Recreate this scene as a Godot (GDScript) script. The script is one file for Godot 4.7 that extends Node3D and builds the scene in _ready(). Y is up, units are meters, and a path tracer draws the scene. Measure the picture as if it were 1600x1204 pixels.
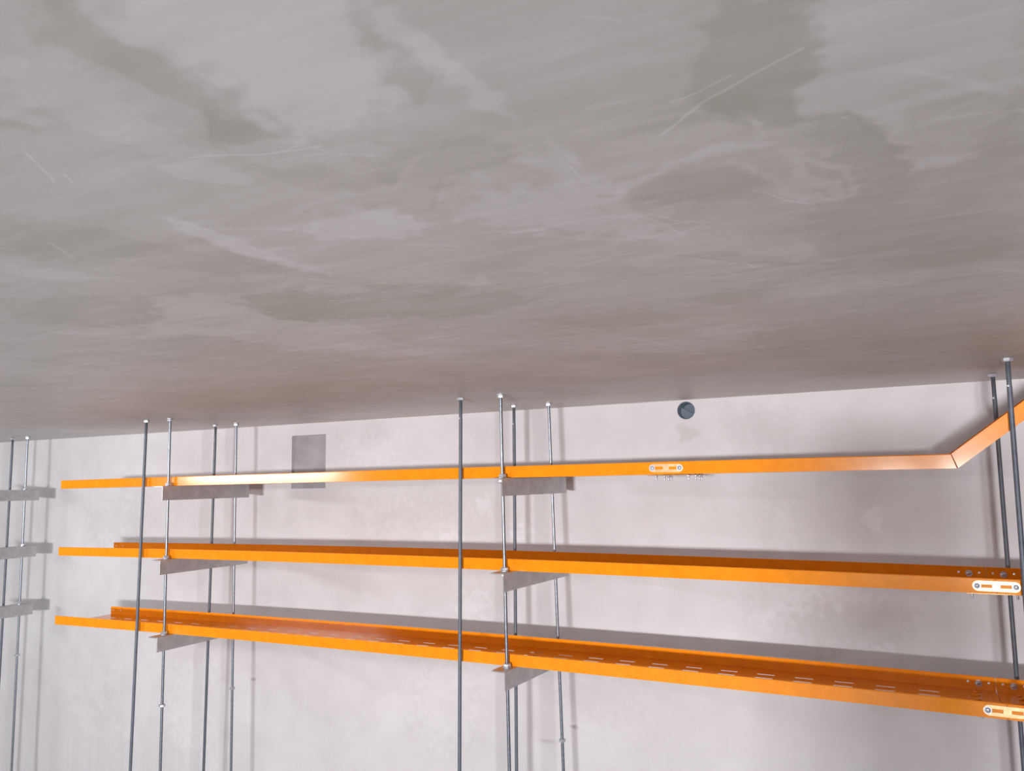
extends Node3D
# An electrical room under construction: threaded hanger rods, angle brackets and orange cable trays below a trowelled concrete ceiling.
# x runs along the back wall, y is up, the back wall stands at z = -WALL; metres.

const CEIL := 3.0
const EYE := 2.6
const WALL := 3.99
const RAIL_FRONT := 3.232
const RAIL_REAR := 3.619
const ROD_FRONT := 3.204
const ROD_REAR := 3.693
const JOINT := 0.256

var M := {}
var rng := RandomNumberGenerator.new()
var bolt_mesh: ArrayMesh
var washer_mesh: ArrayMesh
var nut_mesh: ArrayMesh
var plate_washer_mesh: ArrayMesh
var thread_mesh: ArrayMesh
var tube_mesh: ArrayMesh

const LAMP_KEY := 95.0
const LAMP_SIDE := 5.4
const FAR_DROP := [0.0, 0.0, 0.0]
const CEIL_DARK := Color(0.745, 0.738, 0.712)
const CEIL_LIGHT := Color(0.83, 0.82, 0.818)
const WALL_DARK := Color(0.75, 0.735, 0.745)
const WALL_LIGHT := Color(0.82, 0.81, 0.825)
const ORANGE_DARK := Color(0.92, 0.53, 0.085)
const ORANGE_LIGHT := Color(0.96, 0.575, 0.105)
const STATIONS := [
	{"dark": Vector2(-1.856, -0.0150), "dark_rear": Vector2(-1.817, -0.0120), "zinc": Vector2(-1.644, 0.0086), "zinc_rear": Vector2(-1.618, 0.0188), "corner": Vector2(-1.602, -1.565), "low": Vector2(1.29, 1.335), "rising": false,
		"dark_words": ["at the middle hanger", "at the middle hanger"], "zinc_words": ["at the middle hanger", "at the middle hanger"], "bracket_words": "at the middle hanger"},
	{"dark": Vector2(-4.009, -0.0111), "dark_rear": Vector2(-3.969, -0.0098), "zinc": Vector2(-3.809, 0.0097), "zinc_rear": Vector2(-3.790, 0.0133), "corner": Vector2(-3.757, -3.747), "low": Vector2(1.39, 1.37), "rising": false,
		"dark_words": ["near the tray ends", "near the tray ends"], "zinc_words": ["near the tray ends", "near the tray ends"], "bracket_words": "near the tray ends"},
	{"dark": Vector2(-6.13, 0.0), "dark_rear": Vector2(-6.102, 0.0052), "zinc": Vector2(-5.94, 0.010), "zinc_rear": Vector2(-5.918, 0.0135), "corner": Vector2(-5.885, -5.87), "low": Vector2(1.4, 1.4), "rising": false,
		"dark_words": ["beyond the tray ends", "beyond the tray ends"], "zinc_words": ["beyond the tray ends", "beyond the tray ends"], "bracket_words": "empty, beyond the tray ends"},
	{"dark": Vector2(0.349, -0.0157), "dark_rear": Vector2(0.347, -0.0114), "zinc": Vector2(0.56, 0.010), "zinc_rear": Vector2(0.57, 0.015), "corner": Vector2(0.62, 0.63), "low": Vector2(1.3, 1.3), "rising": true,
		"dark_words": ["crossing the slanted tray", "crossing the slanted tray"], "zinc_words": ["past the slanted tray", "past the slanted tray"], "bracket_words": "past the screwed joints"},
]
const CEILING_PATCHES := [
	[0.75, 0.0175, [Vector2(-0.603, 0.415), Vector2(-0.512, 0.394), Vector2(-0.373, 0.467), Vector2(-0.410, 0.541), Vector2(-0.444, 0.629), Vector2(-0.527, 0.684), Vector2(-0.613, 0.671), Vector2(-0.594, 0.595), Vector2(-0.579, 0.521), Vector2(-0.584, 0.466)]],
	[0.45, 0.0179, [Vector2(-0.733, 0.411), Vector2(-0.687, 0.456), Vector2(-0.701, 0.554), Vector2(-0.723, 0.625), Vector2(-0.732, 0.662), Vector2(-0.794, 0.639), Vector2(-0.791, 0.559), Vector2(-0.794, 0.487), Vector2(-0.815, 0.459)]],
	[-0.75, 0.0102, [Vector2(-0.592, 0.390), Vector2(-0.603, 0.481), Vector2(-0.630, 0.568), Vector2(-0.619, 0.662), Vector2(-0.701, 0.643), Vector2(-0.662, 0.593), Vector2(-0.648, 0.534), Vector2(-0.655, 0.453), Vector2(-0.666, 0.405), Vector2(-0.604, 0.354), Vector2(-0.564, 0.376)]],
	[-0.40, 0.0134, [Vector2(-0.593, 0.534), Vector2(-0.608, 0.649), Vector2(-0.703, 0.636), Vector2(-0.656, 0.578)]],
	[0.70, 0.0089, [Vector2(-0.378, 0.504), Vector2(-0.357, 0.515), Vector2(-0.355, 0.595), Vector2(-0.355, 0.700), Vector2(-0.360, 0.757), Vector2(-0.378, 0.729), Vector2(-0.388, 0.637), Vector2(-0.385, 0.555)]],
	[-0.55, 0.0098, [Vector2(-0.390, 0.497), Vector2(-0.389, 0.541), Vector2(-0.390, 0.629), Vector2(-0.438, 0.680), Vector2(-0.436, 0.618), Vector2(-0.415, 0.539)]],
	[0.85, 0.0206, [Vector2(-0.773, 0.911), Vector2(-0.703, 0.885), Vector2(-0.650, 0.906), Vector2(-0.635, 0.989), Vector2(-0.670, 1.030), Vector2(-0.751, 1.046), Vector2(-0.779, 1.014), Vector2(-0.847, 0.968)]],
	[0.85, 0.0331, [Vector2(-0.567, 0.947), Vector2(-0.489, 0.921), Vector2(-0.401, 0.940), Vector2(-0.349, 1.024), Vector2(-0.320, 1.184), Vector2(-0.313, 1.272), Vector2(-0.388, 1.229), Vector2(-0.486, 1.134), Vector2(-0.564, 1.039)]],
	[0.80, 0.0086, [Vector2(-0.346, 1.011), Vector2(-0.277, 0.971), Vector2(-0.192, 0.930), Vector2(-0.124, 0.931), Vector2(-0.120, 0.953), Vector2(-0.191, 0.962), Vector2(-0.253, 0.979), Vector2(-0.329, 1.021)]],
	[-0.60, 0.0110, [Vector2(-0.337, 1.022), Vector2(-0.248, 0.992), Vector2(-0.179, 0.978), Vector2(-0.152, 1.053), Vector2(-0.146, 1.128), Vector2(-0.221, 1.140), Vector2(-0.295, 1.093)]],
	[0.60, 0.0111, [Vector2(-0.162, 0.975), Vector2(-0.152, 1.053), Vector2(-0.135, 1.143), Vector2(-0.101, 1.201), Vector2(-0.092, 1.188), Vector2(-0.130, 1.104), Vector2(-0.142, 1.016)]],
	[-0.80, 0.0132, [Vector2(-0.110, 0.616), Vector2(-0.038, 0.655), Vector2(-0.052, 0.745), Vector2(-0.082, 0.908), Vector2(-0.097, 0.918), Vector2(-0.153, 0.852), Vector2(-0.179, 0.757), Vector2(-0.137, 0.687)]],
	[0.55, 0.0116, [Vector2(-0.033, 0.657), Vector2(0.117, 0.737), Vector2(0.139, 0.929), Vector2(0.105, 1.111), Vector2(0.041, 1.146), Vector2(0.025, 1.046), Vector2(-0.019, 0.924), Vector2(-0.080, 0.891), Vector2(-0.056, 0.768)]],
	[-0.40, 0.0207, [Vector2(0.032, 0.902), Vector2(0.143, 0.962), Vector2(0.182, 1.305), Vector2(0.086, 1.344), Vector2(0.033, 1.142)]],
	[-0.50, 0.0168, [Vector2(-0.079, 0.910), Vector2(-0.026, 0.921), Vector2(0.012, 1.017), Vector2(0.041, 1.172), Vector2(0.025, 1.310), Vector2(-0.082, 1.395), Vector2(-0.118, 1.263), Vector2(-0.069, 1.225), Vector2(-0.032, 1.186), Vector2(-0.035, 1.080)]],
	[0.50, 0.0139, [Vector2(-0.108, 0.972), Vector2(-0.054, 1.024), Vector2(-0.022, 1.137), Vector2(-0.042, 1.210), Vector2(-0.086, 1.216), Vector2(-0.121, 1.136)]],
	[0.70, 0.0227, [Vector2(-1.375, 1.120), Vector2(-1.253, 1.178), Vector2(-1.284, 1.302), Vector2(-1.344, 1.449), Vector2(-1.215, 1.584), Vector2(-1.290, 1.830), Vector2(-1.453, 1.896), Vector2(-1.598, 1.698), Vector2(-1.643, 1.441), Vector2(-1.776, 1.411)]],
	[-0.70, 0.0201, [Vector2(-1.286, 1.227), Vector2(-1.102, 1.204), Vector2(-0.794, 1.324), Vector2(-0.697, 1.578), Vector2(-0.878, 1.643), Vector2(-1.105, 1.541), Vector2(-1.350, 1.454)]],
	[-0.50, 0.0239, [Vector2(-1.143, 0.654), Vector2(-1.095, 0.782), Vector2(-1.057, 0.921), Vector2(-1.002, 1.094), Vector2(-1.137, 1.068), Vector2(-1.216, 0.920), Vector2(-1.367, 0.787)]],
	[-0.45, 0.0177, [Vector2(-0.581, 0.756), Vector2(-0.485, 0.726), Vector2(-0.411, 0.776), Vector2(-0.401, 0.878), Vector2(-0.487, 0.880), Vector2(-0.587, 0.877), Vector2(-0.619, 0.833)]],
	[-0.40, 0.0314, [Vector2(-1.668, 0.966), Vector2(-1.484, 1.010), Vector2(-1.400, 1.125), Vector2(-1.507, 1.247), Vector2(-1.734, 1.285), Vector2(-1.928, 1.120)]],
	[0.45, 0.0153, [Vector2(-1.080, 1.217), Vector2(-0.997, 1.217), Vector2(-0.952, 1.305), Vector2(-1.044, 1.316)]],
	[0.40, 0.0156, [Vector2(-0.977, 0.780), Vector2(-0.926, 0.842), Vector2(-0.935, 1.036), Vector2(-0.930, 1.135), Vector2(-0.997, 1.071), Vector2(-1.015, 0.924)]],
	[-0.50, 0.0259, [Vector2(-0.825, 1.747), Vector2(-0.529, 1.755), Vector2(-0.225, 1.657), Vector2(-0.074, 1.580), Vector2(-0.210, 1.729), Vector2(-0.503, 1.942), Vector2(-0.751, 1.907)]],
	[0.40, 0.0181, [Vector2(-0.372, 1.250), Vector2(-0.265, 1.252), Vector2(-0.131, 1.375), Vector2(-0.085, 1.573), Vector2(-0.210, 1.553), Vector2(-0.340, 1.378)]],
	[-0.50, 0.0251, [Vector2(-0.125, 1.412), Vector2(0.034, 1.315), Vector2(0.193, 1.404), Vector2(0.227, 1.704), Vector2(0.069, 1.714), Vector2(-0.092, 1.677)]],
	[0.35, 0.0557, [Vector2(-0.847, 2.047), Vector2(-0.503, 1.942), Vector2(-0.331, 2.145), Vector2(-0.452, 2.421), Vector2(-0.795, 2.344)]],
	[-0.35, 0.0635, [Vector2(-0.347, 2.242), Vector2(0.010, 1.999), Vector2(0.254, 1.938), Vector2(0.407, 3.274), Vector2(-0.004, 3.500), Vector2(-0.356, 3.380)]],
	[-0.50, 0.0060, [Vector2(-0.147, 0.805), Vector2(-0.120, 0.820), Vector2(-0.116, 0.880), Vector2(-0.138, 0.905), Vector2(-0.156, 0.868)]],
	[0.55, 0.0050, [Vector2(-0.144, 0.807), Vector2(-0.134, 0.825), Vector2(-0.116, 0.880), Vector2(-0.118, 0.936), Vector2(-0.129, 0.895), Vector2(-0.144, 0.843)]],
	[-0.70, 0.0054, [Vector2(-0.086, 1.033), Vector2(-0.065, 1.068), Vector2(-0.044, 1.125), Vector2(-0.061, 1.126), Vector2(-0.083, 1.078)]],
	[-0.70, 0.0058, [Vector2(-0.049, 1.117), Vector2(-0.041, 1.137), Vector2(-0.047, 1.183), Vector2(-0.056, 1.196)]],
	[-0.60, 0.0059, [Vector2(-0.082, 1.131), Vector2(-0.067, 1.150), Vector2(-0.066, 1.190), Vector2(-0.076, 1.185)]],
	[-0.50, 0.0058, [Vector2(-0.031, 0.897), Vector2(0.005, 0.984), Vector2(0.034, 1.123), Vector2(0.025, 1.128), Vector2(-0.005, 0.996), Vector2(-0.034, 0.920)]],
	[0.55, 0.0079, [Vector2(0.025, 1.101), Vector2(0.090, 1.103), Vector2(0.132, 1.104), Vector2(0.092, 1.131), Vector2(0.037, 1.144)]],
	[0.50, 0.0055, [Vector2(-0.352, 0.808), Vector2(-0.341, 0.840), Vector2(-0.339, 0.889), Vector2(-0.351, 0.906), Vector2(-0.362, 0.865)]],
	[0.55, 0.0170, [Vector2(-0.401, 0.822), Vector2(-0.350, 0.861), Vector2(-0.342, 0.940), Vector2(-0.333, 1.005), Vector2(-0.362, 1.008), Vector2(-0.400, 0.915)]],
	[0.60, 0.0088, [Vector2(-1.057, 1.206), Vector2(-0.966, 1.259), Vector2(-0.964, 1.310), Vector2(-1.055, 1.309), Vector2(-1.093, 1.247)]],
	[0.55, 0.0092, [Vector2(-0.772, 1.337), Vector2(-0.702, 1.310), Vector2(-0.709, 1.362), Vector2(-0.806, 1.457), Vector2(-0.851, 1.458)]],
	[0.50, 0.0194, [Vector2(-0.470, 2.080), Vector2(-0.388, 2.090), Vector2(-0.291, 2.211), Vector2(-0.414, 2.317), Vector2(-0.494, 2.220)]],
	[-0.60, 0.0109, [Vector2(-0.283, 1.382), Vector2(-0.196, 1.460), Vector2(-0.083, 1.584), Vector2(-0.207, 1.533), Vector2(-0.279, 1.442)]],
	[-0.45, 0.0100, [Vector2(-0.723, 0.705), Vector2(-0.633, 0.745), Vector2(-0.563, 0.827), Vector2(-0.648, 0.843), Vector2(-0.720, 0.771)]],
	[0.60, 0.0065, [Vector2(-0.810, 0.643), Vector2(-0.739, 0.669), Vector2(-0.738, 0.726), Vector2(-0.756, 0.761), Vector2(-0.794, 0.720), Vector2(-0.822, 0.674)]],
	[0.60, 0.0078, [Vector2(-0.961, 0.766), Vector2(-0.945, 0.859), Vector2(-0.958, 1.013), Vector2(-0.954, 1.163), Vector2(-0.987, 1.112), Vector2(-1.005, 0.986), Vector2(-0.990, 0.849)]],
	[-0.50, 0.0106, [Vector2(-1.007, 0.877), Vector2(-1.007, 1.003), Vector2(-0.993, 1.119), Vector2(-0.935, 1.219), Vector2(-1.040, 1.135), Vector2(-1.052, 0.987)]],
	[0.50, 0.0056, [Vector2(-0.822, 0.464), Vector2(-0.813, 0.485), Vector2(-0.813, 0.510), Vector2(-0.837, 0.508), Vector2(-0.851, 0.481)]],
	[-0.50, 0.0058, [Vector2(-0.840, 0.475), Vector2(-0.834, 0.513), Vector2(-0.858, 0.513), Vector2(-0.868, 0.491)]],
	[0.50, 0.0123, [Vector2(-1.414, 0.815), Vector2(-1.360, 0.886), Vector2(-1.312, 1.009), Vector2(-1.414, 0.961), Vector2(-1.482, 0.856)]],
	[0.50, 0.0194, [Vector2(-1.637, 1.739), Vector2(-1.305, 1.820), Vector2(-1.126, 2.104), Vector2(-1.461, 2.037)]],
	[-0.40, 0.0252, [Vector2(-2.449, 1.430), Vector2(-2.076, 1.500), Vector2(-1.946, 1.785), Vector2(-2.394, 1.709)]],
	[0.50, 0.0156, [Vector2(-1.967, 1.240), Vector2(-1.623, 1.306), Vector2(-1.462, 1.552), Vector2(-1.801, 1.451)]],
	[0.45, 0.0125, [Vector2(-0.455, 1.359), Vector2(-0.365, 1.340), Vector2(-0.303, 1.418), Vector2(-0.406, 1.439)]],
	[0.50, 0.0121, [Vector2(-0.529, 1.755), Vector2(-0.433, 1.736), Vector2(-0.328, 1.859), Vector2(-0.473, 1.889)]],
	[-0.40, 0.0296, [Vector2(-1.127, 2.283), Vector2(-0.753, 2.342), Vector2(-0.446, 2.597), Vector2(-0.834, 2.738)]],
	[0.45, 0.0168, [Vector2(-0.279, 1.827), Vector2(-0.072, 1.747), Vector2(0.105, 1.791), Vector2(-0.067, 1.895)]],
	[0.70, 0.0116, [Vector2(-0.710, 0.923), Vector2(-0.655, 0.928), Vector2(-0.641, 0.985), Vector2(-0.671, 1.022), Vector2(-0.701, 0.976)]],
]
const CEILING_SCRATCHES := [
	[1.20, 0.0023, [Vector2(-0.229, 0.869), Vector2(-0.191, 0.831), Vector2(-0.153, 0.802), Vector2(-0.106, 0.775), Vector2(-0.058, 0.748)]],
	[0.90, 0.0022, [Vector2(-0.196, 0.795), Vector2(-0.159, 0.783), Vector2(-0.129, 0.767)]],
	[1.30, 0.0019, [Vector2(-0.755, 0.652), Vector2(-0.721, 0.662), Vector2(-0.680, 0.684), Vector2(-0.639, 0.694), Vector2(-0.596, 0.701)]],
	[0.90, 0.0015, [Vector2(-0.657, 0.692), Vector2(-0.612, 0.686), Vector2(-0.599, 0.716)]],
	[0.90, 0.0023, [Vector2(-0.913, 0.548), Vector2(-0.941, 0.585), Vector2(-0.973, 0.623)]],
	[0.80, 0.0035, [Vector2(-1.220, 0.779), Vector2(-1.247, 0.821), Vector2(-1.275, 0.858)]],
	[1.00, 0.0031, [Vector2(-0.988, 0.940), Vector2(-0.968, 0.956)]],
	[1.00, 0.0041, [Vector2(-1.192, 1.479), Vector2(-1.127, 1.493), Vector2(-1.073, 1.509)]],
	[1.00, 0.0030, [Vector2(-0.150, 1.121), Vector2(-0.130, 1.167), Vector2(-0.101, 1.201)]],
	[0.80, 0.0019, [Vector2(-0.358, 0.902), Vector2(-0.359, 0.938), Vector2(-0.356, 0.978)]],
	[0.80, 0.0030, [Vector2(-0.540, 1.362), Vector2(-0.442, 1.319), Vector2(-0.391, 1.311)]],
	[-0.90, 0.0043, [Vector2(-0.338, 1.369), Vector2(-0.254, 1.466), Vector2(-0.150, 1.546)]],
	[1.00, 0.0035, [Vector2(-0.355, 1.535), Vector2(-0.285, 1.531), Vector2(-0.274, 1.570)]],
	[0.90, 0.0031, [Vector2(-1.018, 1.165), Vector2(-0.966, 1.259), Vector2(-0.907, 1.264)]],
	[0.80, 0.0024, [Vector2(-0.329, 1.111), Vector2(-0.290, 1.184)]],
	[0.80, 0.0023, [Vector2(-0.356, 1.146), Vector2(-0.281, 1.113)]],
	[0.90, 0.0060, [Vector2(-0.986, 2.085), Vector2(-0.835, 2.116)]],
	[0.80, 0.0026, [Vector2(-0.258, 1.219), Vector2(-0.307, 1.251)]],
	[1.10, 0.0016, [Vector2(-0.035, 0.923), Vector2(-0.031, 0.925)]],
	[-1.00, 0.0020, [Vector2(-0.766, 0.866), Vector2(-0.756, 0.872)]],
	[0.90, 0.0018, [Vector2(-0.511, 0.854), Vector2(-0.508, 0.860)]],
	[0.80, 0.0030, [Vector2(-0.862, 1.201), Vector2(-0.733, 1.224)]],
	[0.90, 0.0022, [Vector2(-0.313, 1.083), Vector2(-0.290, 1.077)]],
	[0.90, 0.0023, [Vector2(-0.315, 1.113), Vector2(-0.273, 1.105)]],
	[0.80, 0.0025, [Vector2(-0.313, 1.195), Vector2(-0.277, 1.194), Vector2(-0.247, 1.218)]],
	[0.80, 0.0025, [Vector2(-0.329, 1.144), Vector2(-0.309, 1.198), Vector2(-0.307, 1.251)]],
	[0.90, 0.0033, [Vector2(-0.275, 1.483), Vector2(-0.244, 1.472), Vector2(-0.230, 1.530)]],
	[0.90, 0.0035, [Vector2(-0.895, 1.338), Vector2(-0.868, 1.420)]],
	[0.80, 0.0037, [Vector2(-1.121, 1.326), Vector2(-0.995, 1.387), Vector2(-0.968, 1.446)]],
	[1.00, 0.0069, [Vector2(-0.877, 2.221), Vector2(-0.555, 2.527)]],
	[0.80, 0.0017, [Vector2(-0.478, 0.848), Vector2(-0.459, 0.865)]],
	[0.90, 0.0024, [Vector2(-0.936, 0.611), Vector2(-0.953, 0.636)]],
	[0.90, 0.0036, [Vector2(-0.676, 1.467), Vector2(-0.570, 1.455)]],
	[0.80, 0.0061, [Vector2(-0.806, 1.905), Vector2(-0.657, 2.166), Vector2(-0.555, 2.527)]],
]
const WALL_PATCHES := [
	[0.90, 0.0297, [Vector2(-1.990, -0.263), Vector2(-1.851, -0.248), Vector2(-1.825, -0.282), Vector2(-1.991, -0.306)]],
	[0.80, 0.0318, [Vector2(-2.450, -0.290), Vector2(-2.321, -0.274), Vector2(-2.300, -0.325), Vector2(-2.451, -0.338)]],
	[0.90, 0.0311, [Vector2(-2.213, -0.099), Vector2(-2.129, -0.092), Vector2(-2.130, -0.164), Vector2(-2.226, -0.172)]],
	[0.80, 0.0538, [Vector2(-2.324, -0.607), Vector2(-2.179, -0.618), Vector2(-2.160, -0.757), Vector2(-2.326, -0.767)]],
	[0.80, 0.0222, [Vector2(-0.180, -0.169), Vector2(-0.112, -0.154), Vector2(-0.119, -0.255), Vector2(-0.186, -0.250)]],
	[0.50, 0.0357, [Vector2(-0.575, -0.169), Vector2(-0.513, -0.109), Vector2(-0.516, -0.410), Vector2(-0.574, -0.411)]],
	[-0.80, 0.0196, [Vector2(-1.025, 0.259), Vector2(-0.958, 0.275), Vector2(-0.922, 0.215), Vector2(-0.962, 0.178), Vector2(-1.015, 0.186)]],
	[-0.50, 0.0504, [Vector2(-0.544, -0.648), Vector2(-0.343, -0.579), Vector2(-0.022, -0.535), Vector2(-0.035, -0.729), Vector2(-0.412, -0.813), Vector2(-0.551, -0.766)]],
	[0.60, 0.0409, [Vector2(-0.684, -0.521), Vector2(-0.366, -0.507), Vector2(-0.344, -0.593), Vector2(-0.572, -0.635), Vector2(-0.695, -0.731)]],
	[0.50, 0.0615, [Vector2(-3.156, 0.268), Vector2(-2.766, 0.273), Vector2(-2.766, 0.136), Vector2(-3.130, 0.166)]],
	[-0.45, 0.0838, [Vector2(-3.053, -0.133), Vector2(-2.405, -0.098), Vector2(-2.406, -0.227), Vector2(-3.052, -0.290)]],  # soft shadow below the upper tray, painted into the wall tone
	[0.60, 0.0216, [Vector2(-0.187, -0.754), Vector2(-0.088, -0.747), Vector2(-0.104, -0.789), Vector2(-0.190, -0.790)]],
	[0.50, 0.0769, [Vector2(-2.587, -1.054), Vector2(-2.246, -1.025), Vector2(-2.231, -1.401), Vector2(-2.589, -1.480)]],
	[-0.40, 0.0673, [Vector2(-1.738, -1.048), Vector2(-1.278, -1.006), Vector2(-1.320, -1.229), Vector2(-1.707, -1.241)]],
	[-0.40, 0.0432, [Vector2(-0.794, 0.338), Vector2(-0.430, 0.318), Vector2(-0.499, 0.136), Vector2(-0.802, 0.178)]],
	[0.50, 0.0801, [Vector2(-4.572, -1.221), Vector2(-4.270, -1.196), Vector2(-4.309, -1.694), Vector2(-4.610, -1.731)]],
	[-0.50, 0.1381, [Vector2(-5.593, -0.079), Vector2(-4.955, -0.083), Vector2(-4.940, -0.358), Vector2(-5.572, -0.368)]],
	[-0.40, 0.1651, [Vector2(-5.563, -1.488), Vector2(-5.081, -1.397), Vector2(-5.112, -1.967), Vector2(-5.523, -2.024)]],
]

func _ready() -> void:
	# camera
	var cam := Camera3D.new()
	cam.name = "camera"
	cam.fov = 52.268
	cam.near = 0.05
	cam.position = Vector3(0, EYE, 0)
	cam.rotation_degrees = Vector3(6.967, 26.311, -1.022)
	cam.current = true
	add_child(cam)
	# sky (the room is closed) and exposure
	var we := WorldEnvironment.new()
	we.name = "environment"
	var env := Environment.new()
	env.background_mode = Environment.BG_COLOR
	env.background_color = Color(0.02, 0.02, 0.02)
	env.tonemap_mode = Environment.TONE_MAPPER_LINEAR
	env.tonemap_exposure = 1.0
	env.sdfgi_enabled = true
	env.ssao_enabled = true
	env.ssil_enabled = true
	we.environment = env
	add_child(we)
	rng.seed = 7
	make_materials()
	M.lamp = plain(Color(0.9, 0.9, 0.9), 0.5)
	M.lamp.emission_enabled = true
	M.lamp.emission = Color(1, 1, 1)
	M.lamp.emission_energy_multiplier = 4.0
	M.side_wall = plain(Color(0.36, 0.36, 0.37), 0.8)
	# lamps out of view: one behind the viewer throws rod shadows, a side one lights the rails
	key_lamp(Vector3(0.42, EYE - 0.42, 6.6), Vector3(-3.5, EYE - 0.3, -WALL), Vector2(1.1, 0.25), LAMP_KEY)
	unseen_side_lamp("unseen_side_lamp", "unseen long lamp beyond the tray ends, placed to light the tray rails and the wall there", Vector3(-6.0, EYE + 0.13, -0.2), Vector3(0.55, -0.05, -0.83), Vector3(0.83, 0, 0.55), Vector2(1.5, 0.08), LAMP_SIDE, M.lamp)

	build_room()
	make_hardware()

	# hanger rods, brackets
	var g_plain := "plain dark steel rods from ceiling to floor"
	var g_thread := "zinc threaded rods carrying the tray brackets"
	var g_bracket := "galvanised angle brackets carrying the trays"
	var levels := [0.0, 1.0, 2.0]
	# stations: [dark front x, lean, dark rear x, lean, zinc front x, lean, zinc rear x, lean, bracket corner front, rear, words]
	for s in STATIONS:
		var nuts := []
		for k in 3:
			var bx: float = clampf(s.corner.x, -4.75, 0.7)
			nuts.append(EYE + minf(sag(k, bx), sag(k, bx - 0.11)) - 0.0004 - (0.0 if s.corner.x > -5.0 else FAR_DROP[k]))
		if s.rising:
			nuts[0] = EYE + 0.0193 + 0.34 * tan(deg_to_rad(37.0))
		hanger(s.dark.x, ROD_FRONT, s.dark.y, false, "smooth dark grey steel rod in the front row, " + s.dark_words[0], g_plain, [])
		hanger(s.dark_rear.x, ROD_REAR, s.dark_rear.y, false, "smooth dark grey steel rod behind the trays, " + s.dark_words[1], g_plain, [])
		hanger(s.zinc.x, ROD_FRONT, s.zinc.y, true, "bright zinc threaded rod in front of the trays, " + s.zinc_words[0], g_thread, nuts, s.low.x)
		hanger(s.zinc_rear.x, ROD_REAR, s.zinc_rear.y, true, "bright zinc threaded rod against the wall side, " + s.zinc_words[1], g_thread, nuts, s.low.y)
		for k in 3:
			bracket(s.corner.x, s.corner.y, nuts[k], [Vector2(s.zinc.x + s.zinc.y * (CEIL - nuts[k]), ROD_FRONT), Vector2(s.zinc_rear.x + s.zinc_rear.y * (CEIL - nuts[k]), ROD_REAR)], ["galvanised steel angle bracket under the upper tray, ", "galvanised steel angle bracket under the middle tray, ", "galvanised steel angle bracket under the lowest tray, "][k] + s.bracket_words, g_bracket)

	# cable trays
	tray(0, -4.81, -0.8895, "straight orange cable tray of the upper run, passing in front of the grey recess panel")
	tray(0, -0.8885, 0.168, "short orange cable tray of the upper run, from the splice plate to the bend", 0.152)
	rising_tray("orange cable tray piece climbing at a slant from the upper run toward the ceiling")
	tray(1, -4.80, JOINT - 0.001, "long orange cable tray of the middle run between the two others")
	tray(1, JOINT + 0.001, 1.72, "orange cable tray carrying on the middle run beyond its screwed joint")
	tray(2, -4.80, JOINT - 0.001, "long orange slotted cable tray of the lowest run with two rows of slots showing")
	tray(2, JOINT + 0.001, 1.72, "orange cable tray carrying on the lowest run beyond its screwed joint")

	# joint plates
	var g_plate := "slotted splice plates on the tray joints"
	side_plate(-0.889, EYE + sag(0, -0.889) + 0.026, RAIL_FRONT, 1.0, "small slotted splice plate screwed to the front of the upper tray", g_plate)
	side_plate(JOINT, EYE + sag(1, JOINT) + 0.026, RAIL_FRONT, 1.0, "bright slotted splice plate on the front rail of the middle tray joint", g_plate)
	side_plate(JOINT, EYE + sag(2, JOINT) + 0.026, RAIL_FRONT, 1.0, "bright slotted splice plate on the front rail of the lowest tray joint", g_plate)
	side_plate(JOINT, EYE + sag(1, JOINT) + 0.026, RAIL_REAR, -1.0, "splice plate on the far rail of the middle tray joint, screw heads showing inside", g_plate)
	side_plate(JOINT, EYE + sag(2, JOINT) + 0.026, RAIL_REAR, -1.0, "splice plate on the far rail of the lowest tray joint, screw heads showing inside", g_plate)
	var g_base := "flat joint plates below the trays"
	under_plate(-0.889, EYE + sag(0, -0.889), "flat joint plate below the upper tray with a row of bolt ends hanging down", g_base, true)
	under_plate(JOINT, EYE + sag(1, JOINT), "flat joint plate below the middle tray joint, bolt ends hanging down", g_base, true)
	under_plate(JOINT, EYE + sag(2, JOINT), "flat joint plate below the lowest tray joint, bolt heads inside the tray", g_base, true)

	unseen_box(Vector3(0.17, 0, 0.75), Vector3(0.29, 2.52, 0.3))  # upright block out of view, placed to cast the soft shade on the right

# ---------------------------------------------------------------- naming
func numbered(called: String, parent: Node) -> String:
	if not parent.has_node(NodePath(called)):
		return called
	var n := 1
	while parent.has_node(NodePath("%s_%03d" % [called, n])):
		n += 1
	return "%s_%03d" % [called, n]


func tag(o: Node, label: String, category: String, group := "") -> void:
	o.set_meta("label", label)
	o.set_meta("category", category)
	if group != "":
		o.set_meta("group", group)


func thing(called: String, label: String, category: String, at: Vector3, group := "") -> Node3D:
	var o := Node3D.new()
	o.name = numbered(called, self)
	add_child(o, true)
	o.position = at
	tag(o, label, category, group)
	return o


func part(called: String, mesh: Mesh, m: Material, parent: Node, at := Vector3.ZERO, turn := Vector3.ZERO) -> MeshInstance3D:
	var o := MeshInstance3D.new()
	o.name = numbered(called, parent)
	o.mesh = mesh
	o.material_override = m
	parent.add_child(o, true)
	o.position = at
	o.rotation = turn
	return o


func struct(called: String, mesh: Mesh, m: Material, at: Vector3) -> MeshInstance3D:
	var o := part(called, mesh, m, self, at)
	o.set_meta("kind", "structure")
	return o


# ---------------------------------------------------------------- shapes
func quad(st: SurfaceTool, a: Vector3, b: Vector3, c: Vector3, d: Vector3) -> void:
	for v in [a, b, c, a, c, d]:
		st.add_vertex(v)


func start(smooth := false) -> SurfaceTool:
	var st := SurfaceTool.new()
	st.begin(Mesh.PRIMITIVE_TRIANGLES)
	st.set_smooth_group(0 if smooth else -1)
	return st


func finish(st: SurfaceTool) -> ArrayMesh:
	st.generate_normals()
	return st.commit()


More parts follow.
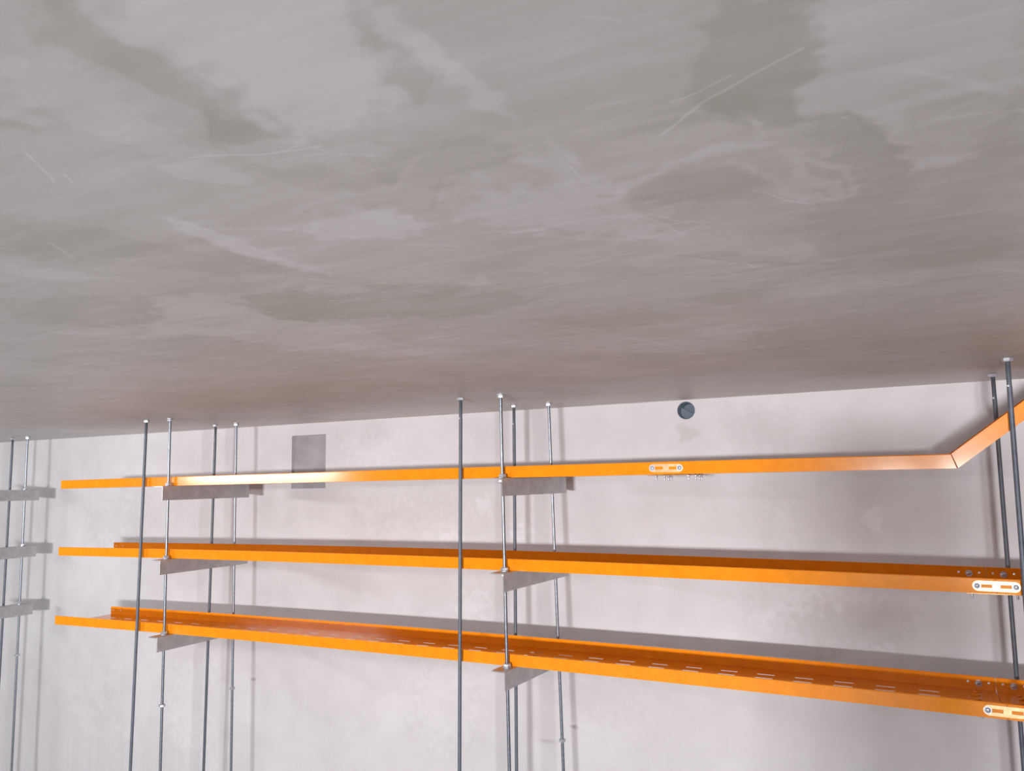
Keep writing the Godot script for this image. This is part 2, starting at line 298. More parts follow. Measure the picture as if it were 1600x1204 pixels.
func box_to(st: SurfaceTool, lo: Vector3, hi: Vector3, bevel := 0.0) -> void:
	# a box whose twelve edges are chamfered
	var c := (lo + hi) / 2.0
	var h := (hi - lo) / 2.0
	if bevel <= 0.0:
		for axis in 3:
			for s in [-1.0, 1.0]:
				var u := Vector3.ZERO
				var v := Vector3.ZERO
				var n := Vector3.ZERO
				n[axis] = s * h[axis]
				u[(axis + 1) % 3] = h[(axis + 1) % 3]
				v[(axis + 2) % 3] = h[(axis + 2) % 3] * s
				quad(st, c + n - u - v, c + n - u + v, c + n + u + v, c + n + u - v)
		return
	var b := minf(bevel, minf(h.x, minf(h.y, h.z)) * 0.9)
	for axis in 3:
		for s in [-1.0, 1.0]:
			var u := Vector3.ZERO
			var v := Vector3.ZERO
			var n := Vector3.ZERO
			n[axis] = s * h[axis]
			u[(axis + 1) % 3] = h[(axis + 1) % 3] - b
			v[(axis + 2) % 3] = (h[(axis + 2) % 3] - b) * s
			quad(st, c + n - u - v, c + n - u + v, c + n + u + v, c + n + u - v)
	for axis in 3:
		var p := (axis + 1) % 3
		var q := (axis + 2) % 3
		for sp in [-1.0, 1.0]:
			for sq in [-1.0, 1.0]:
				var e := Vector3.ZERO
				e[axis] = h[axis] - b
				var a1 := Vector3.ZERO
				a1[p] = sp * h[p]
				a1[q] = sq * (h[q] - b)
				var a2 := Vector3.ZERO
				a2[p] = sp * (h[p] - b)
				a2[q] = sq * h[q]
				if sp * sq > 0:
					quad(st, c + a1 - e, c + a1 + e, c + a2 + e, c + a2 - e)
				else:
					quad(st, c + a1 + e, c + a1 - e, c + a2 - e, c + a2 + e)
	for sx in [-1.0, 1.0]:
		for sy in [-1.0, 1.0]:
			for sz in [-1.0, 1.0]:
				var x := c + Vector3(sx * h.x, sy * (h.y - b), sz * (h.z - b))
				var y := c + Vector3(sx * (h.x - b), sy * h.y, sz * (h.z - b))
				var z := c + Vector3(sx * (h.x - b), sy * (h.y - b), sz * h.z)
				for w in ([x, z, y] if sx * sy * sz > 0 else [x, y, z]):
					st.add_vertex(w)


func box(size: Vector3, bevel := 0.0, at := Vector3.ZERO) -> ArrayMesh:
	var st := start()
	box_to(st, at - size / 2.0, at + size / 2.0, bevel)
	return finish(st)


func lathe_to(st: SurfaceTool, profile: Array, sides: int, at := Vector3.ZERO) -> void:
	# profile: Vector2(radius, height) from the bottom up, closed at both ends
	for k in profile.size() - 1:
		var p: Vector2 = profile[k]
		var q: Vector2 = profile[k + 1]
		for i in sides:
			var a0 := TAU * i / sides
			var a1 := TAU * (i + 1) / sides
			quad(st, at + Vector3(p.x * cos(a0), p.y, p.x * sin(a0)), at + Vector3(p.x * cos(a1), p.y, p.x * sin(a1)), at + Vector3(q.x * cos(a1), q.y, q.x * sin(a1)), at + Vector3(q.x * cos(a0), q.y, q.x * sin(a0)))
	for e in [0, profile.size() - 1]:
		var r: Vector2 = profile[e]
		for i in sides:
			var a0 := TAU * i / sides
			var a1 := TAU * (i + 1) / sides
			var o := at + Vector3(0, r.y, 0)
			var v0 := at + Vector3(r.x * cos(a0), r.y, r.x * sin(a0))
			var v1 := at + Vector3(r.x * cos(a1), r.y, r.x * sin(a1))
			for w in ([o, v1, v0] if e == 0 else [o, v0, v1]):
				st.add_vertex(w)


func lathe(profile: Array, sides: int, smooth := true) -> ArrayMesh:
	var st := start(smooth)
	lathe_to(st, profile, sides)
	return finish(st)


func perforated(st: SurfaceTool, place: Callable, u0: float, u1: float, v0: float, v1: float, thick: float, holes: Array, step: float, skew := 0.0) -> void:
	# sheet metal with openings: holes are Rect2 in (u, v); place(u, v, w) bends the sheet into the thing
	var us := [u0, u1]
	var vs := [v0, v1]
	var n := int(ceil((u1 - u0) / step))
	for i in n:
		us.append(u0 + (u1 - u0) * i / n)
	for h in holes:
		us.append_array([h.position.x, h.end.x])
		vs.append_array([h.position.y, h.end.y])
	us.sort()
	vs.sort()
	var uu := []
	var vv := []
	for x in us:
		if uu.is_empty() or x - uu[-1] > 0.0005:
			uu.append(x)
	for x in vs:
		if vv.is_empty() or x - vv[-1] > 0.0005:
			vv.append(x)
	var full := {}
	for i in uu.size() - 1:
		for j in vv.size() - 1:
			var mid := Vector2((uu[i] + uu[i + 1]) / 2.0, (vv[j] + vv[j + 1]) / 2.0)
			var open := false
			for h in holes:
				if h.has_point(mid):
					open = true
					break
			if not open:
				full[Vector2i(i, j)] = true
	for key in full:
		var a: float = uu[key.x]
		var b: float = uu[key.x + 1]
		var c: float = vv[key.y]
		var d: float = vv[key.y + 1]
		var t := thick / 2.0
		var f := func(u: float, v: float, w: float) -> Vector3: return place.call(u + skew * (v - v0) * (u - u0) / (u1 - u0), v, w)
		quad(st, f.call(a, c, t), f.call(a, d, t), f.call(b, d, t), f.call(b, c, t))
		quad(st, f.call(a, c, -t), f.call(b, c, -t), f.call(b, d, -t), f.call(a, d, -t))
		if not full.has(key + Vector2i(1, 0)):
			quad(st, f.call(b, c, t), f.call(b, d, t), f.call(b, d, -t), f.call(b, c, -t))
		if not full.has(key + Vector2i(-1, 0)):
			quad(st, f.call(a, d, t), f.call(a, c, t), f.call(a, c, -t), f.call(a, d, -t))
		if not full.has(key + Vector2i(0, 1)):
			quad(st, f.call(b, d, t), f.call(a, d, t), f.call(a, d, -t), f.call(b, d, -t))
		if not full.has(key + Vector2i(0, -1)):
			quad(st, f.call(a, c, t), f.call(b, c, t), f.call(b, c, -t), f.call(a, c, -t))


# ---------------------------------------------------------------- materials
func plain(color: Color, rough: float, metal := 0.0) -> StandardMaterial3D:
	var m := StandardMaterial3D.new()
	m.albedo_color = color
	m.roughness = rough
	m.metallic = metal
	return m


func mottled(dark: Color, light: Color, rough: float, metal: float, scale: float, seed_at: int) -> StandardMaterial3D:
	# spangle and scuffs of bare or galvanised steel, worn paint
	var n := FastNoiseLite.new()
	n.seed = seed_at
	n.frequency = 0.02
	n.fractal_octaves = 5
	var t := NoiseTexture2D.new()
	t.width = 256
	t.height = 256
	t.seamless = true
	t.noise = n
	var g := Gradient.new()
	g.set_color(0, dark)
	g.set_color(1, light)
	t.color_ramp = g
	var m := plain(Color.WHITE, rough, metal)
	m.albedo_texture = t
	m.uv1_triplanar = true
	m.uv1_scale = Vector3.ONE * scale
	return m


func noise_bytes(seed_at: int, per_metre: float, warp: float, x0: float, y0: float, mpp: float, w: int, h: int, squeeze := 1) -> PackedByteArray:
	# native noise over a rectangle of the world; squeeze stretches it along the width
	var n := FastNoiseLite.new()
	n.seed = seed_at
	n.noise_type = FastNoiseLite.TYPE_SIMPLEX_SMOOTH
	n.frequency = per_metre * mpp
	n.fractal_octaves = 4
	n.offset = Vector3(x0 / mpp / squeeze, y0 / mpp, 0)
	if warp > 0.0:
		n.domain_warp_enabled = true
		n.domain_warp_amplitude = warp / mpp
		n.domain_warp_frequency = per_metre * mpp * 0.8
		n.domain_warp_fractal_octaves = 3
	var im := n.get_image(ceili(float(w) / squeeze), h, false, false, false)
	if squeeze > 1:
		im.resize(w, h, Image.INTERPOLATE_CUBIC)
	im.convert(Image.FORMAT_L8)
	return im.get_data()


func polygon_distance(p: Vector2, pts: Array) -> float:
	var best := 1e9
	var inside := false
	var b: Vector2 = pts[-1]
	for a: Vector2 in pts:
		var e := b - a
		var q := p - a
		var t := clampf(q.dot(e) / maxf(e.length_squared(), 1e-9), 0.0, 1.0)
		best = minf(best, (q - e * t).length_squared())
		if (a.y > p.y) != (b.y > p.y) and p.x < (b.x - a.x) * (p.y - a.y) / (b.y - a.y) + a.x:
			inside = not inside
		b = a
	return -sqrt(best) if inside else sqrt(best)


func line_distance(p: Vector2, pts: Array) -> float:
	var best := 1e9
	for k in pts.size() - 1:
		var e: Vector2 = pts[k + 1] - pts[k]
		var q: Vector2 = p - pts[k]
		var t := clampf(q.dot(e) / maxf(e.length_squared(), 1e-9), 0.0, 1.0)
		best = minf(best, (q - e * t).length_squared())
	return sqrt(best)


func lay_marks(tone: PackedFloat32Array, warp_x: PackedByteArray, warp_y: PackedByteArray, x0: float, y0: float, mpp: float, w: int, h: int, patches: Array, lines: bool, gain: float) -> void:
	# trowel patches, some painted wall shade (polygons) and scratches (lines), lighter or darker in tone, edges frayed by noise
	for mark in patches:
		var amount: float = mark[0] * gain
		var soft: float = maxf(mark[1] * (1.4 if lines else 1.0), mpp * 0.8)
		var pts: Array = mark[2]
		var box_of := Rect2(pts[0], Vector2.ZERO)
		for p in pts:
			box_of = box_of.expand(p)
		box_of = box_of.grow(soft * 2.5)
		var i0 := clampi(int((box_of.position.x - x0) / mpp), 0, w)
		var i1 := clampi(int((box_of.end.x - x0) / mpp) + 1, 0, w)
		var j0 := clampi(int((box_of.position.y - y0) / mpp), 0, h)
		var j1 := clampi(int((box_of.end.y - y0) / mpp) + 1, 0, h)
		for j in range(j0, j1):
			for i in range(i0, i1):
				var at := j * w + i
				var fray := Vector2(warp_x[at] - 127, warp_y[at] - 127) / 127.0 * soft * (0.8 if lines else 2.2)
				var p := Vector2(x0 + (i + 0.5) * mpp, y0 + (j + 0.5) * mpp) + fray
				var far := line_distance(p, pts) if lines else polygon_distance(p, pts)
				if lines:
					if far < soft:
						tone[at] += amount * (1.0 - far / soft)
				elif far < soft:
					tone[at] += amount * smoothstep(soft, -soft, far)


func cement_image(x0: float, y0: float, mpp: float, w: int, h: int, patches: Array, scratches: Array, dark: Color, light: Color, broad_gain: float, fine_gain: float, at_seed: int, freq: float, patch_gain := 1.5, stroke_count := 260) -> ImageTexture:
	var broad := noise_bytes(at_seed, 0.9 * freq, 0.35 / freq, x0, y0, mpp, w, h)
	var mid := noise_bytes(at_seed + 1, 3.2 * freq, 0.12 / freq, x0, y0, mpp, w, h)
	var streak := noise_bytes(at_seed + 2, 14.0 * freq, 0.03, x0, y0, mpp, w, h, 5)
	var brush := noise_bytes(at_seed + 5, 34.0 * freq, 0.02, x0, y0, mpp, w, h, 8)
	var wx := noise_bytes(at_seed + 3, 16.0, 0.0, x0, y0, mpp, w, h)
	var wy := noise_bytes(at_seed + 4, 16.0, 0.0, x0, y0, mpp, w, h)
	var tone := PackedFloat32Array()
	tone.resize(w * h)
	for k in w * h:
		tone[k] = (broad[k] - 127) / 127.0 * broad_gain + (mid[k] - 127) / 127.0 * broad_gain * 0.6 + ((streak[k] - 127) + (brush[k] - 127) * 0.6) / 127.0 * fine_gain
	lay_marks(tone, wx, wy, x0, y0, mpp, w, h, patches, false, patch_gain)
	lay_marks(tone, wx, wy, x0, y0, mpp, w, h, scratches, true, 1.6)
	var strokes := []
	var r := RandomNumberGenerator.new()
	r.seed = at_seed + 9
	for k in stroke_count:
		# loose trowel scratches all over, longer and broader away from the finished patches
		var p := Vector2(r.randf_range(-6.5, 1.0), r.randf_range(0.4, 3.9))
		if r.randf() < 0.45:
			p = Vector2(r.randf_range(-1.4, 0.4), r.randf_range(0.4, 1.9))
		var turn := r.randf_range(-0.9, 0.9)
		var size := r.randf_range(0.03, 0.12) * (0.5 + p.y)
		var bend := r.randf_range(-0.5, 0.5)
		var pts := [p]
		for i in 4:
			p += Vector2(cos(turn), sin(turn)) * size / 4.0
			turn += bend / 4.0
			pts.append(p)
		strokes.append([r.randf_range(-0.5, 1.0), r.randf_range(0.0015, 0.009) * (0.4 + p.y * 0.6), pts])
	lay_marks(tone, wx, wy, x0, y0, mpp, w, h, strokes, true, 1.0)
	var lut := PackedByteArray()
	for k in 256:
		var c := dark.lerp(light, k / 255.0 * 2.0 - 0.5)
		lut.append_array([clampi(int(c.r * 255.0 + 0.5), 0, 255), clampi(int(c.g * 255.0 + 0.5), 0, 255), clampi(int(c.b * 255.0 + 0.5), 0, 255)])
	var data := PackedByteArray()
	data.resize(w * h * 3)
	for k in w * h:
		var v := clampi(int((tone[k] * 0.25 + 0.5) * 255.0), 0, 255) * 3
		var o := k * 3
		data[o] = lut[v]
		data[o + 1] = lut[v + 1]
		data[o + 2] = lut[v + 2]
	return ImageTexture.create_from_image(Image.create_from_data(w, h, false, Image.FORMAT_RGB8, data))


func cement(tex: Texture2D, rough: float) -> StandardMaterial3D:
	var m := plain(Color.WHITE, rough)
	m.albedo_texture = tex
	m.texture_repeat = false
	return m


func make_materials() -> void:
	M.orange = mottled(ORANGE_DARK, ORANGE_LIGHT, 0.15, 0.0, 3.0, 11)
	M.orange.metallic_specular = 0.38
	M.zinc = mottled(Color(0.48, 0.50, 0.54), Color(0.60, 0.62, 0.66), 0.34, 0.85, 6.0, 12)
	M.galvanised = mottled(Color(0.66, 0.655, 0.66), Color(0.77, 0.765, 0.77), 0.42, 0.75, 2.5, 13)
	M.dark_steel = mottled(Color(0.37, 0.39, 0.43), Color(0.44, 0.46, 0.50), 0.55, 0.5, 5.0, 14)
	M.plate = mottled(Color(0.78, 0.63, 0.46), Color(0.86, 0.73, 0.57), 0.36, 0.85, 8.0, 15)
	M.bright = mottled(Color(0.74, 0.74, 0.77), Color(0.84, 0.84, 0.87), 0.36, 0.6, 8.0, 16)
	M.panel = mottled(Color(0.54, 0.53, 0.545), Color(0.63, 0.62, 0.635), 0.7, 0.0, 1.2, 17)
	M.pipe = plain(Color(0.32, 0.37, 0.42), 0.45)
	M.cap = plain(Color(0.30, 0.35, 0.40), 0.5)
	M.concrete = mottled(Color(0.62, 0.62, 0.63), Color(0.70, 0.70, 0.71), 0.8, 0.0, 0.4, 18)
	M.unseen_box = plain(Color(0.55, 0.56, 0.56), 0.5)
	M.black = plain(Color(0.06, 0.06, 0.065), 0.6)


# ---------------------------------------------------------------- the room
func build_room() -> void:
	# ceiling: one slab; the part within arm's reach of the lens has a finer texture of the same pattern
	var near := cement_image(-1.5, 0.2, 0.0016, 1280, 1152, CEILING_PATCHES, CEILING_SCRATCHES, CEIL_DARK, CEIL_LIGHT, 1.0, 0.75, 40, 1.0)
	var far := cement_image(-7.4, 0.0, 0.0042, 2048, 960, CEILING_PATCHES, CEILING_SCRATCHES, CEIL_DARK, CEIL_LIGHT, 1.0, 0.75, 40, 1.0)
	var mesh := ArrayMesh.new()
	var x_near := Vector2(-1.5, 0.548)
	var z_near := Vector2(0.2, 2.0432)
	ceiling_cells(mesh, [[x_near.x, x_near.y, z_near.x, z_near.y]], Vector2(-1.5, 0.2), Vector2(2.048, 1.8432))
	ceiling_cells(mesh, [[-7.4, 1.2016, z_near.y, 4.032], [-7.4, x_near.x, 0.0, z_near.y], [x_near.x, 1.2016, 0.0, z_near.x], [x_near.y, 1.2016, z_near.x, z_near.y]], Vector2(-7.4, 0.0), Vector2(8.6016, 4.032))
	var st := start()
	box_to(st, Vector3(-9.2, CEIL + 0.001, -4.3), Vector3(4.4, CEIL + 0.25, 8.4))
	# the rest of the soffit, out of sight of the lens
	for r in [[-9.2, -7.4, -4.3, 8.4], [1.2016, 4.4, -4.3, 8.4], [-7.4, 1.2016, 0.0, 8.4], [-7.4, 1.2016, -4.3, -4.032]]:
		quad(st, Vector3(r[0], CEIL, r[2]), Vector3(r[1], CEIL, r[2]), Vector3(r[1], CEIL, r[3]), Vector3(r[0], CEIL, r[3]))
	st.generate_normals()
	st.commit(mesh)
	var c := MeshInstance3D.new()
	c.name = "ceiling"
	c.mesh = mesh
	mesh.surface_set_material(0, cement(near, 0.45))
	mesh.surface_set_material(1, cement(far, 0.45))
	mesh.surface_set_material(2, M.concrete)
	c.set_meta("kind", "structure")
	add_child(c)

	# back wall with a shallow recess and a cored hole
	var tex := cement_image(-7.4, -1.8, 0.0042, 2048, 620, WALL_PATCHES, [], WALL_DARK, WALL_LIGHT, 0.8, 0.12, 60, 1.4, 1.3, 0)
	var wall := ArrayMesh.new()
	wall_sheet(wall)
	var w := MeshInstance3D.new()
	w.name = "wall_back"
	w.mesh = wall
	wall.surface_set_material(0, cement(tex, 0.72))
	wall.surface_set_material(1, plain((WALL_DARK + WALL_LIGHT) / 2.0, 0.8))
	w.set_meta("kind", "structure")
	add_child(w)
	var rec := part("recess_panel", box(Vector3(0.285, 0.347, 0.012), 0.002), M.panel, self, Vector3(-3.454, EYE + 0.1515, -WALL - 0.034), Vector3(-0.04, 0.08, 0))
	tag(rec, "grey rectangular panel closing the shallow recess in the wall below the ceiling", "panel")
	var sl := thing("wall_sleeve", "dark grey plastic pipe sleeve in the round cored hole high on the wall", "pipe", Vector3(-0.981, EYE + 0.3455, -WALL))
	var ring := start(true)
	for i in 40:
		var a0 := TAU * i / 40
		var a1 := TAU * (i + 1) / 40
		var e0 := Vector3(cos(a0), sin(a0), 0)
		var e1 := Vector3(cos(a1), sin(a1), 0)
		var back := Vector3(0, 0, -0.2)
		quad(ring, e0 * 0.0415, e0 * 0.0415 + back, e1 * 0.0415 + back, e1 * 0.0415)
		quad(ring, e0 * 0.0452, e0 * 0.0415, e1 * 0.0415, e1 * 0.0452)
		quad(ring, e0 * 0.0452 + back, e0 * 0.0452, e1 * 0.0452, e1 * 0.0452 + back)
	part("tube", finish(ring), M.pipe, sl, Vector3(0, 0, 0.002))
	part("end_cap", lathe([Vector2(0.0413, -0.004), Vector2(0.0413, 0.004)], 32, false), M.cap, sl, Vector3(0, 0, -0.1), Vector3(PI / 2, 0, 0))
	# a half disc of plastic closes the lower part, and a screw head sits on it
	var half := start()
	for i in 16:
		var a0 := PI + PI * i / 16 - 0.5
		var a1 := PI + PI * (i + 1) / 16 - 0.5
		var f := Vector3(0, 0, 0.002)
		var p0 := Vector3(cos(a0), sin(a0), 0) * 0.0412
		var p1 := Vector3(cos(a1), sin(a1), 0) * 0.0412
		for corner in [f, p1 + f, p0 + f, -f, p0 - f, p1 - f]:
			half.add_vertex(corner)
	quad(half, Vector3(cos(-0.5), sin(-0.5), 0) * 0.0412 + Vector3(0, 0, 0.002), Vector3(cos(PI - 0.5), sin(PI - 0.5), 0) * 0.0412 + Vector3(0, 0, 0.002), Vector3(cos(PI - 0.5), sin(PI - 0.5), 0) * 0.0412 - Vector3(0, 0, 0.002), Vector3(cos(-0.5), sin(-0.5), 0) * 0.0412 - Vector3(0, 0, 0.002))
	var baffle := part("baffle", finish(half), M.pipe, sl, Vector3(0, 0, -0.06))
	part("screw", bolt_mesh, M.bright, baffle, Vector3(-0.022, -0.018, 0.002), Vector3(PI / 2, 0, 0)).scale = Vector3.ONE * 0.5
	var floor_mesh := box(Vector3(13.6, 0.2, 12.7))
	struct("floor", floor_mesh, M.concrete, Vector3(-2.4, -0.1, 2.05))
	struct("wall_left", box(Vector3(0.3, 3.2, 12.7)), M.side_wall, Vector3(-8.95, 1.5, 2.05))
	struct("wall_right", box(Vector3(0.3, 3.2, 12.7)), M.side_wall, Vector3(4.15, 1.5, 2.05))
	struct("wall_front", box(Vector3(13.6, 3.2, 0.3)), M.side_wall, Vector3(-2.4, 1.5, 8.15))


func ceiling_cells(mesh: ArrayMesh, cells: Array, origin: Vector2, size: Vector2) -> void:
	var st := start()
	for r in cells:
		var p := [Vector2(r[0], r[2]), Vector2(r[0], r[3]), Vector2(r[1], r[3]), Vector2(r[1], r[2])]
		for k in [0, 2, 1, 0, 3, 2]:
			st.set_normal(Vector3.DOWN)
			st.set_uv((p[k] - origin) / size)
			st.add_vertex(Vector3(p[k].x, CEIL, -p[k].y))
	st.commit(mesh)


func wall_sheet(mesh: ArrayMesh) -> void:
	var origin := Vector2(-7.4, -1.8)
	var size := Vector2(2048 * 0.0042, 620 * 0.0042)
	var st := start()
	var x_recess := [-3.595, -3.313]
	var y_recess := [-0.02, 0.323]
	var hole := Vector2(-0.981, 0.3455)
	var half := 0.052
	var face := func(r: Array) -> void:
		for k in [0, 1, 2, 0, 2, 3]:
			var q := Vector2(r[0] if k == 0 or k == 1 else r[2], r[1] if k == 0 or k == 3 else r[3])
			st.set_normal(Vector3.BACK)
			st.set_uv((q - origin) / size)
			st.add_vertex(Vector3(q.x, EYE + q.y, -WALL))
	var top := CEIL - EYE
	var x0 := -9.2
	var x1 := 4.4
	for r in [[x0, -EYE, x1, y_recess[0]], [x0, y_recess[0], x_recess[0], top], [x_recess[0], y_recess[1], x_recess[1], top], [x_recess[1], y_recess[0], hole.x - half, top], [hole.x + half, y_recess[0], x1, top], [hole.x - half, y_recess[0], hole.x + half, hole.y - half], [hole.x - half, hole.y + half, hole.x + half, top]]:
		face.call(r)
	# round edge of the cored hole inside its square cell
	for i in 40:
		var a0 := TAU * i / 40
		var a1 := TAU * (i + 1) / 40
		var e := []
		for a in [a0, a1]:
			var d := Vector2(cos(a), sin(a))
			e.append(hole + d * 0.0455)
			e.append(hole + d * half / maxf(absf(d.x), absf(d.y)))
		for q in [e[0], e[3], e[1], e[0], e[2], e[3]]:
			st.set_normal(Vector3.BACK)
			st.set_uv((q - origin) / size)
			st.add_vertex(Vector3(q.x, EYE + q.y, -WALL))
	st.commit(mesh)
	var sides := start()
	var depth := -WALL - 0.05
	var xa: float = x_recess[0]
	var xb: float = x_recess[1]
	var ya: float = EYE + y_recess[0]
	var yb: float = EYE + y_recess[1]
	quad(sides, Vector3(xa, yb, -WALL), Vector3(xb, yb, -WALL), Vector3(xb, yb, depth), Vector3(xa, yb, depth))
	quad(sides, Vector3(xa, ya, -WALL), Vector3(xa, ya, depth), Vector3(xb, ya, depth), Vector3(xb, ya, -WALL))
	quad(sides, Vector3(xa, ya, -WALL), Vector3(xa, yb, -WALL), Vector3(xa, yb, depth), Vector3(xa, ya, depth))
	quad(sides, Vector3(xb, ya, -WALL), Vector3(xb, ya, depth), Vector3(xb, yb, depth), Vector3(xb, yb, -WALL))
	for i in 40:
		var d0 := Vector2(cos(TAU * i / 40), sin(TAU * i / 40)) * 0.0455 + hole
		var d1 := Vector2(cos(TAU * (i + 1) / 40), sin(TAU * (i + 1) / 40)) * 0.0455 + hole
		quad(sides, Vector3(d0.x, EYE + d0.y, -WALL), Vector3(d0.x, EYE + d0.y, -WALL - 0.22), Vector3(d1.x, EYE + d1.y, -WALL - 0.22), Vector3(d1.x, EYE + d1.y, -WALL))
	box_to(sides, Vector3(x0, -0.1, -WALL - 0.3), Vector3(x1, CEIL, -WALL - 0.24))
	sides.generate_normals()
	sides.commit(mesh)


# ---------------------------------------------------------------- lamps
func key_lamp(at: Vector3, aim: Vector3, size: Vector2, energy: float) -> void:
	var t := thing("unseen_key_lamp", "unseen wide lamp behind the viewer, placed to light the wall and throw the rod shadows", "lamp", Vector3(at.x, 0, at.z))
	var head := Transform3D(Basis.looking_at(aim - at, Vector3.UP), Vector3(0, at.y, 0))
	var housing := part("housing", box(Vector3(size.x + 0.06, size.y + 0.06, 0.08), 0.01, Vector3(0, 0, 0.045)), M.black, t)
	housing.transform = head
	var glass := part("lens", box(Vector3(size.x, size.y, 0.006)), M.lamp, t)
	glass.transform = head
	part("pole", lathe([Vector2(0.016, 0.2), Vector2(0.016, at.y - size.y / 2.0 - 0.03)], 12), M.black, t)
	for k in 3:
		var leg := part("leg", box(Vector3(0.02, 0.9, 0.02), 0.004, Vector3(0, 0.0, 0)), M.black, t, Vector3(sin(TAU * k / 3) * 0.27, 0.42, cos(TAU * k / 3) * 0.27))
		leg.basis = Basis(Vector3.UP, TAU * k / 3) * Basis(Vector3.RIGHT, -0.6)
	var l := AreaLight3D.new()
	l.name = "lamp_light"
	l.area_size = size
	l.light_energy = energy
	l.area_range = 30.0
	l.area_attenuation = 2.0
	l.shadow_enabled = true
	t.add_child(l)
	l.transform = head * Transform3D(Basis.IDENTITY, Vector3(0, 0, -0.01))


func unseen_side_lamp(called: String, label: String, at: Vector3, face: Vector3, long: Vector3, size: Vector2, energy: float, glow: Material) -> void:
	var t := thing(called, label, "lamp", at)
	var z := -face.normalized()
	var x := long.normalized()
	var b := Basis(x, z.cross(x), z)
	var base := part("housing", box(Vector3(size.x + 0.06, size.y + 0.04, 0.06), 0.008, Vector3(0, 0, 0.034)), M.unseen_box, t)
	base.basis = b
	for s in [-1.0, 1.0]:
		# drop rods that hang the lamp from the slab
		part("drop_rod", lathe([Vector2(0.004, 0.0), Vector2(0.004, CEIL - at.y - 0.006)], 8), M.bright, t, x * s * size.x * 0.4 - face.normalized() * 0.034)
	var g := part("diffuser", box(Vector3(size.x, size.y, 0.006)), glow, t)
	g.basis = b
	var l := AreaLight3D.new()
	l.name = "lamp_light"
	l.area_size = size
	l.light_energy = energy
	l.area_range = 30.0
	l.area_attenuation = 2.0
	l.shadow_enabled = true
	t.add_child(l)
	l.transform = Transform3D(b, face.normalized() * 0.012)


# ---------------------------------------------------------------- hardware
func make_hardware() -> void:
	nut_mesh = lathe([Vector2(0.014, 0.0), Vector2(0.018, 0.0025), Vector2(0.018, 0.0125), Vector2(0.014, 0.015)], 6, false)
	washer_mesh = lathe([Vector2(0.0195, 0.0), Vector2(0.0195, 0.003)], 20, false)
	plate_washer_mesh = lathe([Vector2(0.0125, 0.0), Vector2(0.0125, 0.002)], 16, false)
	# domed screw head, axis along y
	bolt_mesh = lathe([Vector2(0.0092, 0.0), Vector2(0.0088, 0.002), Vector2(0.0068, 0.0042), Vector2(0.0035, 0.0054), Vector2(0.0004, 0.0058)], 14)
	var ridges := []
	var pitch := 0.0034
	for k in int(CEIL / pitch):
		ridges.append(Vector2(0.0066, k * pitch))
		ridges.append(Vector2(0.0082, (k + 0.5) * pitch))
	ridges.append(Vector2(0.0066, CEIL))
	thread_mesh = lathe(ridges, 10)
	tube_mesh = lathe([Vector2(0.0082, 0.0), Vector2(0.0084, 0.002), Vector2(0.0084, CEIL - 0.104), Vector2(0.0078, CEIL - 0.1), Vector2(0.0078, CEIL)], 16)


func hanger(x_top: float, z: float, lean: float, threaded: bool, label: String, group: String, nuts: Array, lower := -1.0) -> void:
	# base on the floor, top anchored in the slab; lean is metres of x per metre of drop
	var o := thing("threaded_rod" if threaded else "steel_rod", label, "rod", Vector3(x_top + lean * CEIL, 0, -z), group)
	var up := Vector3(-lean, 1, 0).normalized()
	o.basis = Basis(Vector3(up.y, -up.x, 0), up, Vector3.BACK)
	var m: Material = M.zinc if threaded else M.dark_steel
	part("shaft", thread_mesh if threaded else tube_mesh, m, o)
	part("ceiling_nut", nut_mesh, M.bright, o, Vector3(0, CEIL - (0.0185 if threaded else 0.0155), 0), Vector3(0, rng.randf() * TAU, 0))
	if threaded:
		part("ceiling_washer", washer_mesh, M.bright, o, Vector3(0, CEIL - 0.0033, 0))
	else:
		part("pinch_screw", bolt_mesh, M.bright, o, Vector3(-0.004, CEIL - 0.1, 0.007), Vector3(PI / 2, 0, 0)).scale = Vector3.ONE * 0.55
	for level_y in nuts:
		var y: float = level_y / up.y
		part("clamp_washer", washer_mesh, M.bright, o, Vector3(0, y + 0.0006, 0))
		part("clamp_nut", nut_mesh, M.bright, o, Vector3(0, y + 0.0038, 0), Vector3(0, rng.randf() * TAU, 0))
		part("clamp_nut", nut_mesh, M.bright, o, Vector3(0, y - 0.0208, 0), Vector3(0, rng.randf() * TAU, 0))
	if lower > 0.0:
		part("lower_nut", nut_mesh, M.bright, o, Vector3(0, lower, 0), Vector3(0, rng.randf() * TAU, 0))
	part("floor_nut", nut_mesh, M.bright, o, Vector3(0, 0.0, 0))


func bracket(x_front: float, x_rear: float, y: float, rods: Array, label: String, group: String) -> void:
	# steel angle: flat flange on top reaching to -x, leg hanging down at its +x edge
	var z0 := 3.125
	var z1 := 3.775
	var o := thing("angle_bracket", label, "bracket", Vector3(x_front, y, -z0), group)
	o.rotation.y = atan2(x_front - x_rear, z1 - z0)
	var t := 0.005
	var long := Vector2(x_front - x_rear, z1 - z0).length()
	var fl := start()
	var flat := func(u: float, v: float, w: float) -> Vector3: return Vector3(u, -t / 2.0 + w, -v)
	var holes := []
	for r in rods:
		var p: Vector3 = o.basis.inverse() * (Vector3(r.x, y, -r.y) - o.position)
		holes.append(Rect2(p.x - 0.0092, -p.z - 0.0092, 0.0184, 0.0184))
	perforated(fl, flat, -0.07, -t, 0.0, long, t, holes, 0.3)
	part("top_flange", finish(fl), M.galvanised, o)
	var leg := start()
	box_to(leg, Vector3(-t, -0.08, -long), Vector3(0, 0, 0), 0.0012)
	part("vertical_leg", finish(leg), M.galvanised, o)


